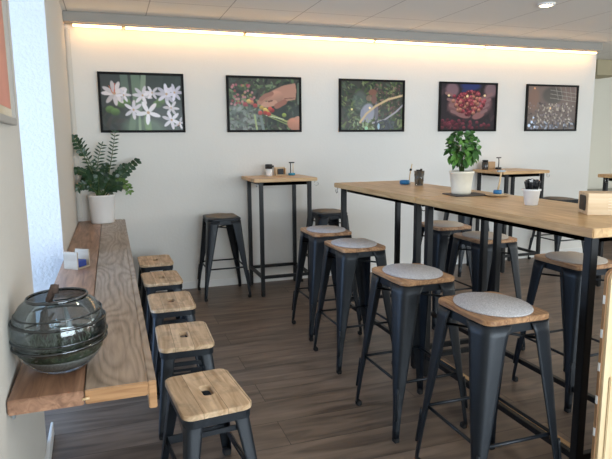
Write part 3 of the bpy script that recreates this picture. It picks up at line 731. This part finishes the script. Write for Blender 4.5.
t = thing('potted_plant', 'bushy bright green plant in a beige pot on a dark mat on the long table', 'plant', (2.690, -2.67, 1.1575)); t.scale = (.96, .96, .98)
bm = B(); lathe(bm, [(0, 0), (.060, 0), (.063, .006), (.066, .022), (.064, .024), (.077, .132), (.082, .135), (.082, .148), (.075, .148), (.073, .132), (0, .132)], 36); obj('pot', bm, M['potbeige'], t)
bm = B(); lathe(bm, [(0, .1325), (.0725, .1325), (.06, .139), (0, .144)], 24); obj('soil', bm, M['soil'], t)
random.seed(8)
for k in range(8):
    bm = B(); a = 2*PI*k/8+.3; b0 = Vector((.010*math.cos(a), .010*math.sin(a), .14)); tp = Vector((.055*math.cos(a), .055*math.sin(a), .31+.03*random.random()))
    tube(bm, [b0, (b0+tp)/2+Vector((0, 0, .03)), tp], .0045, 6, .002)
    for f in bm.faces: f.material_index = 1
    for j in range(26):
        u = random.uniform(-1, 1); ph = a+random.uniform(-.6, .6); rr = .118*math.sqrt(1-u*u*.75)*random.uniform(.45, 1)
        p = Vector((rr*math.cos(ph), rr*math.sin(ph), .300+.100*u))
        d = (p-Vector((0, 0, .27))).normalized()*.8+Vector((random.uniform(-.7, .7), random.uniform(-.7, .7), random.uniform(-.7, .4)))
        leaf(bm, p-d.normalized()*.02, d, random.uniform(.038, .058), random.uniform(.026, .036), Vector((random.uniform(-.5, .5), -.7, .6)).normalized(), .35, .3, 4, 0 if random.random() < .62 else 2)
        n0 = len(bm.faces); tube(bm, [tp*.6+b0*.4, p], .0010, 4, .0007)
    obj('branch', bm, [M['coffee'], M['stem'], M['coffee2']], t)
bm = B(); slab(bm, rrect(.115, .10, .004), 0, .0065, .001)
tag(obj('slate_mat', bm, M['slate'], None, (2.712, -2.69, ZT+.0005), (0, 0, -.12)), 'dark rectangular mat under the beige plant pot', 'mat')

# ------------------------------------------------------------------ terrarium bowl
t = thing('glass_bowl', 'large round smoked glass bowl with driftwood and moss on the near counter end', 'terrarium', (.388, -3.785, .7605)); t.scale = (.925, .925, .95)
prof = [(0, 0), (.070, 0), (.105, .022), (.135, .055), (.153, .095), (.160, .130), (.158, .165), (.148, .200), (.128, .232), (.104, .252), (.098, .256)]
inner = [(r-.004 if r > .01 else 0, z+.006 if z < .2 else z) for r, z in prof][::-1]
bm = B(); lathe(bm, prof+inner, 56); obj('bowl', bm, M['smoke'], t, smooth=True)
def ridge(r, z, w, tilt, mat='smokeband'):
    bm = B(); lathe(bm, [(r+w*math.cos(a), z+w*1.3*math.sin(a)) for a in [2*PI*k/10 for k in range(10)]], 56, closed=True)
    for v in bm.verts: v.co.z += v.co.x*tilt
    obj('ridge', bm, M[mat], t)
ridge(.158, .100, .0038, .03); ridge(.1615, .125, .0025, .015); ridge(.157, .178, .0038, -.015); ridge(.146, .205, .0022, .02); ridge(.100, .256, .0042, .02)
bm = B(); lathe(bm, [(0, .0065), (.068, .0065), (.100, .025), (.125, .05), (.13, .056), (0, .058)], 40); obj('sand', bm, M['sand'], t)
bm = B(); lathe(bm, [(0, .0585), (.131, .0585), (.142, .078), (.12, .096), (.07, .102), (0, .098)], 40)
for v in bm.verts:
    if v.co.z > .07: v.co.z += random.uniform(-.012, .014)
obj('moss', bm, M['moss'], t)
bm = B(); random.seed(3)
for _ in range(170):
    a = random.uniform(0, 2*PI); r = random.uniform(.02, .12); p = Vector((r*math.cos(a), r*math.sin(a), .09)); tube(bm, [p, p+Vector((random.uniform(-.03, .03)*.8, random.uniform(-.03, .03)*.8, random.uniform(.015, .05)))], .0014, 4, .0006)
sp = obj('sprigs', bm, M['sprig'], t); sp['kind'] = 'stuff'
bm = B(); tube(bm, [(-.045, .0, .09), (-.05, .005, .15), (-.047, .01, .20), (-.03, .02, .24), (-.012, .028, .280)], .017, 9, .012); tube(bm, [(-.012, .028, .262), (-.008, .03, .290)], .016, 8, .013); tube(bm, [(-.049, .005, .15), (-.02, .03, .19)], .009, 7, .005)
for v in bm.verts: v.co += Vector([random.uniform(-.0022, .0022) for _ in range(3)])
obj('driftwood', bm, M['drift'], t)
bm = B(); tube(bm, [(.03, .03, .09), (.028, .04, .15), (.018, .05, .20)], .013, 8, .006); obj('driftwood', bm, M['grey'], t)
bm = B(); bmesh.ops.create_icosphere(bm, subdivisions=2, radius=.03, matrix=Matrix.Translation((.055, -.02, .108)) @ Matrix.Diagonal((1.3, 1, .7, 1))); obj('pebble', bm, M['soil'], t, smooth=True)

# ------------------------------------------------------------------ small things
# open wooden card holder on the counter
t = thing('card_holder', 'small open pale wood holder with blue cards on the wall counter', 'holder', (.352, -2.17, .7605), math.radians(-37))
bm = B(); box(bm, -.05, .05, -.055, .055, 0, .008); obj('base', bm, M['holder'], t, bevel=.001)
bm = B(); box(bm, -.05, .05, -.055, -.046, .0085, .105); obj('front_panel', bm, M['holder'], t, bevel=.001)
bm = B(); box(bm, -.05, .05, .046, .055, .0085, .105); obj('back_panel', bm, M['holder'], t, bevel=.001)
bm = B(); slab(bm, rrect(.040, .036, .004), .009, .045, .001); obj('cards', bm, M['card'], t)
# blue stands with upright post
def stand(label, loc, rz, h, colm, postm, topm, base_r, dish=False, two=False, lean=0):
    t = thing('menu_stand', label, 'stand', loc, rz)
    z = 0
    if dish:
        bm = B(); lathe(bm, [(0, 0), (.045, 0), (.062, .010), (.064, .013), (.058, .012), (.042, .005), (0, .005)], 30, sx=1.25, sy=1); d = obj('dish', bm, plain('pale_wood_dish', (196, 170, 136), .5, var=.15), t)
        for q, w in ((-.035, .02), (.004, .022)):
            bm = B(); lathe(bm, [(0, .006), (w, .006), (w, .015), (0, .015)], 18, (q, -.02)); obj('wood_slice', bm, M['dowel'], t)
        z = .016
    bm = B(); lathe(bm, [(0, z), (base_r*.9, z), (base_r, z+.005), (base_r, z+.018), (base_r*.85, z+.024), (0, z+.024)], 30); obj('base', bm, M[colm], t)
    bm = B(); b0 = Vector((0, 0, z+.02)); tp = Vector((lean, 0, h)); md = (b0+tp)/2+Vector((.004, 0, 0))
    if two:
        tube(bm, [b0+Vector((-.012, 0, 0)), tp+Vector((-.012, 0, 0))], .005, 8); 
        obj('post', bm, M['black'], t); bm = B(); tube(bm, [b0+Vector((.016, 0, 0)), tp+Vector((.016, 0, 0))], .004, 8); obj('post', bm, M['dowel'], t)
    else:
        tube(bm, [b0, md, tp], .006, 8, .005); obj('post', bm, M[postm], t)
    bm = B(); box(bm, lean-.03, lean+.03, -.008, .008, h, h+.012); obj('clip', bm, M[topm], t, bevel=.002)
    return t
stand('blue based stand with two thin posts on the small table under the second picture', (2.345, -.165, ZT+.0005), 0, .125, 'teal', 'black', 'black', .037, two=True)
stand('black T shaped stand on the small table behind the bushy plant', (4.885, -.20, ZT+.0005), 0, .13, 'black', 'black', 'black', .036)
stand('blue disc stand with wooden post and grey top bar on a wooden dish', (2.835, -2.845, ZT+.0005), .1, .150, 'blue', 'dowel', 'grey', .026, dish=True, lean=.022)
# blue tin + pen leaning
bm = B(); lathe(bm, [(0, 0), (.034, 0), (.040, .006), (.041, .024), (.036, .033), (0, .035)], 30)
tag(obj('blue_tin', bm, M['blue'], None, (2.80, -1.735, ZT+.0005)), 'small round blue tin on the far half of the long table', 'tin')
t = thing('menu_stand', 'slim white stick with a black collar standing beside the round blue tin', 'stand', (2.852, -1.715, ZT+.0005))
bm = B(); lathe(bm, [(0, 0), (.012, 0), (.012, .006), (0, .006)], 14); obj('base', bm, M['grey'], t)
bm = B(); tube(bm, [(0, 0, .006), (.004, 0, .07), (.022, 0, .16)], .0045, 8); obj('post', bm, M['dowel'], t)
bm = B(); tube(bm, [(.009, 0, .105), (.013, 0, .122)], .0095, 8); obj('collar', bm, M['black'], t)
# glass with sticks
def bundle(t, n, z0, z1, r, mats, thick):
    for k in range(n):
        a = random.uniform(0, 2*PI); q = random.uniform(.1, 1)
        b0 = Vector((r*.5*q*math.cos(a), r*.5*q*math.sin(a), z0)); tp = Vector((r*1.25*q*math.cos(a+.3), r*1.25*q*math.sin(a+.3), z1+random.uniform(-.012, .012)))
        bm = B(); tube(bm, [b0, tp], thick*.7, 6, thick)
        yield obj, bm, tp
random.seed(21)
t = thing('glass_tumbler', 'clear tumbler on the far half of the long table, right of the blue tin', 'glass', (2.845, -1.88, ZT+.0005)); t.scale = (1.25, 1.25, 1.15)
bm = B(); lathe(bm, [(0, 0), (.026, 0), (.033, .098), (.031, .098), (.024, .006), (0, .006)], 28); obj('tumbler_glass', bm, M['tumbler'], t)
for k in range(8):
    a = k*2.4; q = .3+.7*(k%4)/3
    bm = B(); tube(bm, [(.009*q*math.cos(a), .009*q*math.sin(a), .008), (.024*q*math.cos(a), .024*q*math.sin(a), .10+.006*(k%3))], .0045, 6, .0065)
    o = obj('stirring_stick', bm, M['black'] if k%3 else M['cup']); o.location = (2.845, -1.88, ZT+.0005); o.scale = (1.25, 1.25, 1.15)
    tag(o, 'dark stirring stick standing in the clear tumbler' if k%3 else 'white stirring stick standing in the clear tumbler', 'stick', 'sticks in the clear tumbler')
t = thing('white_cup', 'white cup full of black cutlery on the near half of the long table', 'cup', (2.700, -3.30, ZT+.0005)); t.scale = (1.05, 1.05, 1.05)
bm = B(); lathe(bm, [(0, 0), (.031, 0), (.033, .004), (.041, .072), (.0455, .074), (.0455, .082), (.043, .082), (.0385, .070), (.031, .008), (0, .008)], 32); obj('cup_body', bm, M['cup'], t)
for k in range(24):
    a = k*2.4; q = .15+.85*((k*7)%24)/23
    b0 = Vector((.016*q*math.cos(a), .016*q*math.sin(a), .010)); tp = Vector((.040*q*math.cos(a), .038*q*math.sin(a), .110+.005*(k%4)))
    bm = B(); tube(bm, [b0, b0.lerp(tp, .7)], .0025, 6, .003); d = (tp-b0).normalized(); tube(bm, [b0.lerp(tp, .7), b0.lerp(tp, .82), b0.lerp(tp, .95), tp+d*.006], .004, 8, .0065)
    dark = k%7
    o = obj('spoon', bm, M['black'] if dark else M['cup']); o.location = (2.700, -3.30, ZT+.0005); o.scale = (1.05, 1.05, 1.05)
    tag(o, 'black plastic cutlery handle in the white cup' if dark else 'white plastic cutlery handle in the white cup', 'cutlery', 'cutlery in the white cup')
# wooden dispenser box on the near table, cut by the frame
t = thing('wooden_box', 'pale wooden box with a black opening in its end, on the long table', 'box', (2.645, -3.735, ZT+.0005), math.radians(-28))
Lx, Ly, Hz = .30, .14, .100
bm = B(); box(bm, 0, Lx, 0, Ly, 0, Hz); obj('body', bm, M['ply'], t, bevel=.002)
bm = B()
pts = rrect(.045, .035, .012); A_ = [bm.verts.new((-.0005, .070+p*.95, .052+q)) for p, q in pts]; B2 = [bm.verts.new((-.003, .070+p*.95, .052+q)) for p, q in pts]
bm.faces.new(A_); bm.faces.new(B2[::-1])
for k in range(len(A_)): bm.faces.new((A_[k], A_[(k+1)%len(A_)], B2[(k+1)%len(A_)], B2[k]))
obj('opening', bm, M['black'], t)
bm = B()
for k in range(5): box(bm, .088, .16, -.0012, -.0003, .022+k*.013, .027+k*.013)
obj('etched_lines', bm, plain('pale_etching', (222, 204, 174), .7, var=.02), t)
# items on the small table under the second picture
t = thing('lidded_jar', 'white jar with a black lid on the small table under the second picture', 'jar', (2.105, -.15, ZT+.0005))
bm = B(); lathe(bm, [(0, 0), (.032, 0), (.034, .004), (.034, .072), (0, .072)], 26); obj('jar_body', bm, M['potwhite'], t)
bm = B(); lathe(bm, [(0, .0725), (.037, .0725), (.037, .112), (.033, .118), (0, .118)], 26); box(bm, .02, .05, -.012, .012, .085, .105); obj('lid', bm, M['black'], t)
t = thing('card_holder', 'small wooden holder with a black card on the small table under the second picture', 'holder', (2.235, -.12, ZT+.0005))
bm = B(); box(bm, -.055, .055, -.03, .03, 0, .010); box(bm, -.055, .055, .02, .03, .010, .085); box(bm, -.055, -.046, -.03, .02, .010, .075); box(bm, .046, .055, -.03, .02, .010, .075); obj('body', bm, M['ply'], t)
bm = B(); box(bm, -.030, .028, -.026, -.012, .0105, .068); obj('cards', bm, M['black'], t)
# items on the small table behind the plant
t = thing('lidded_jar', 'dark glass jar on the small table behind the bushy plant', 'jar', (4.72, -.17, ZT+.0005))
bm = B(); lathe(bm, [(0, 0), (.034, 0), (.036, .005), (.036, .085), (.028, .095), (0, .095)], 26); obj('jar_body', bm, M['darkglass'], t)
bm = B(); lathe(bm, [(0, .0955), (.033, .0955), (.033, .112), (0, .112)], 26); obj('lid', bm, M['black'], t)
bm = B(); lathe(bm, [(0, 0), (.022, 0), (.027, .012), (.026, .05), (.018, .065), (0, .07)], 20); tag(obj('small_pot', bm, M['black'], None, (4.775, -.105, ZT+.0005)), 'small black pot between the dark jar and the tan box', 'pot')
bm = B(); box(bm, -.05, .05, -.03, .03, 0, .088); tag(obj('wooden_block', bm, plain('tan_box', (186, 150, 112), .6, var=.06), None, (4.845, -.10, ZT+.0005), bevel=.003), 'small tan box beside the black T shaped stand on the table behind the plant', 'box')

# plywood panel unit at the right edge, close to the viewer
t = thing('plywood_unit', 'pale plywood unit with rounded top corner, cut by the right photo edge', 'cabinet', (2.262, -4.22, 0), math.radians(-2))
hp = 1.03
def rounded_panel(x0, x1, z0, z1, r, y0, y1):
    bm = B(); pts = [(x0, z0), (x1, z0), (x1, z1)] + [(x0+r-r*math.sin(a), z1-r+r*math.cos(a)) for a in [PI/2*k/8 for k in range(9)]]
    A = [bm.verts.new((p, y0, q)) for p, q in pts]; C = [bm.verts.new((p, y1, q)) for p, q in pts]
    bm.faces.new(A); bm.faces.new(C[::-1]); n = len(A)
    for k in range(n): bm.faces.new((A[k], A[(k+1)%n], C[(k+1)%n], C[k]))
    return bm
obj('front_panel', rounded_panel(.007, .62, 0, hp-.007, .03, -.012, 0), M['plyz'], t)
obj('edge_band', rounded_panel(0, .62, 0, hp, .035, .0003, .013), M['plyedge'], t)
bm = B(); box(bm, .10, .62, .0133, .16, 0, .06); obj('base', bm, M['darkwood'], t)
for k in range(7):
    bm = B(); z = .12+k*.13; box(bm, -.0020, -.0004, .002, .011, z, z+.032); obj('finger_joint', bm, M['white'], t)
bm = B(); box(bm, .03, .62, -.02, -.0125, .02, .62); obj('lower_panel', bm, M['plyz'], t, bevel=.003)

# recess furniture
t = thing('sideboard', 'dark brown low cupboard with a grey top in the recess beyond the back wall', 'cabinet', (7.9, .95, 0))
bm = B(); box(bm, -1.15, 1.3, -.25, .3, 0, .66); obj('body', bm, M['darkwood'], t, bevel=.004)
bm = B(); box(bm, -1.17, 1.32, -.27, .31, .661, .70); obj('top', bm, M['greytop'], t, bevel=.006)

# ------------------------------------------------------------------ light
def area(name, loc, rot, sx, sy, power, col):
    l = bpy.data.lights.new(name, 'AREA'); l.shape = 'RECTANGLE'; l.size = sx; l.size_y = sy; l.energy = power; l.color = col
    o = bpy.data.objects.new(name, l); COL.objects.link(o); o.location = loc; o.rotation_euler = rot; return o
area('daylight_recess', (NX-1.0, (NY0+NY1)/2+.1, 1.35), (0, -PI/2, 0), 2.4, 2.6, 125, (.40, .61, 1))
area('daylight_front_left', (2.6, YF-.12, 1.4), (PI/2, 0, 0), 3.2, 2.0, 250, (.86, .93, 1))
area('daylight_front_right', (6.6, YF-.12, 1.4), (PI/2, 0, 0), 3.2, 2.0, 140, (.92, .96, 1))
area('daylight_right', (XE+.12, -5.6, 1.5), (0, PI/2, 0), 1.9, 2.6, 110, (1, .96, .88))
area('daylight_right_far', (XE+.12, -2.2, 1.5), (0, PI/2, 0), 1.9, 2.6, 80, (1, .96, .86))
for x, y in ((4.22, -1.60), (1.6, -3.4), (4.4, -4.2), (7.9, -.1), (1.6, -6.2)):  # spot at the recess mouth is added fill that brightens the recess
    l = bpy.data.lights.new('spot_and_fill', 'SPOT'); l.energy = 14; l.spot_size = 2.3; l.spot_blend = .8; l.color = (1, .82, .6); l.shadow_soft_size = .05
    o = bpy.data.objects.new('spot_and_fill', l); COL.objects.link(o); o.location = (x, y, H-.05)
w = bpy.data.worlds.new('World'); sc.world = w; w.use_nodes = True
bg = w.node_tree.nodes['Background']; bg.inputs['Color'].default_value = (.72, .84, 1, 1); bg.inputs['Strength'].default_value = .9

# ------------------------------------------------------------------ camera
f = 561.76; pt = .1562; yw = .3303; rl = -.009
cp, sp_ = math.cos(pt), math.sin(pt); cy, sy = math.cos(yw), math.sin(yw)
F = Vector((sy*cp, cy*cp, -sp_)); R = Vector((cy, -sy, 0)); U = R.cross(F)
R2 = R*math.cos(rl)+U*math.sin(rl); U2 = -R*math.sin(rl)+U*math.cos(rl)
cam = bpy.data.cameras.new('camera'); co = bpy.data.objects.new('camera', cam); COL.objects.link(co)
co.matrix_world = Matrix(((R2.x, U2.x, -F.x, .5831), (R2.y, U2.y, -F.y, -5.7454), (R2.z, U2.z, -F.z, 1.5), (0, 0, 0, 1)))
cam.sensor_fit = 'HORIZONTAL'; cam.sensor_width = 36; cam.lens = 36*f/612; cam.clip_start = .05
sc.camera = co
sc.view_settings.view_transform = 'Standard'; sc.view_settings.look = 'None'; sc.view_settings.gamma = 1
sc.view_settings.exposure = 0.08
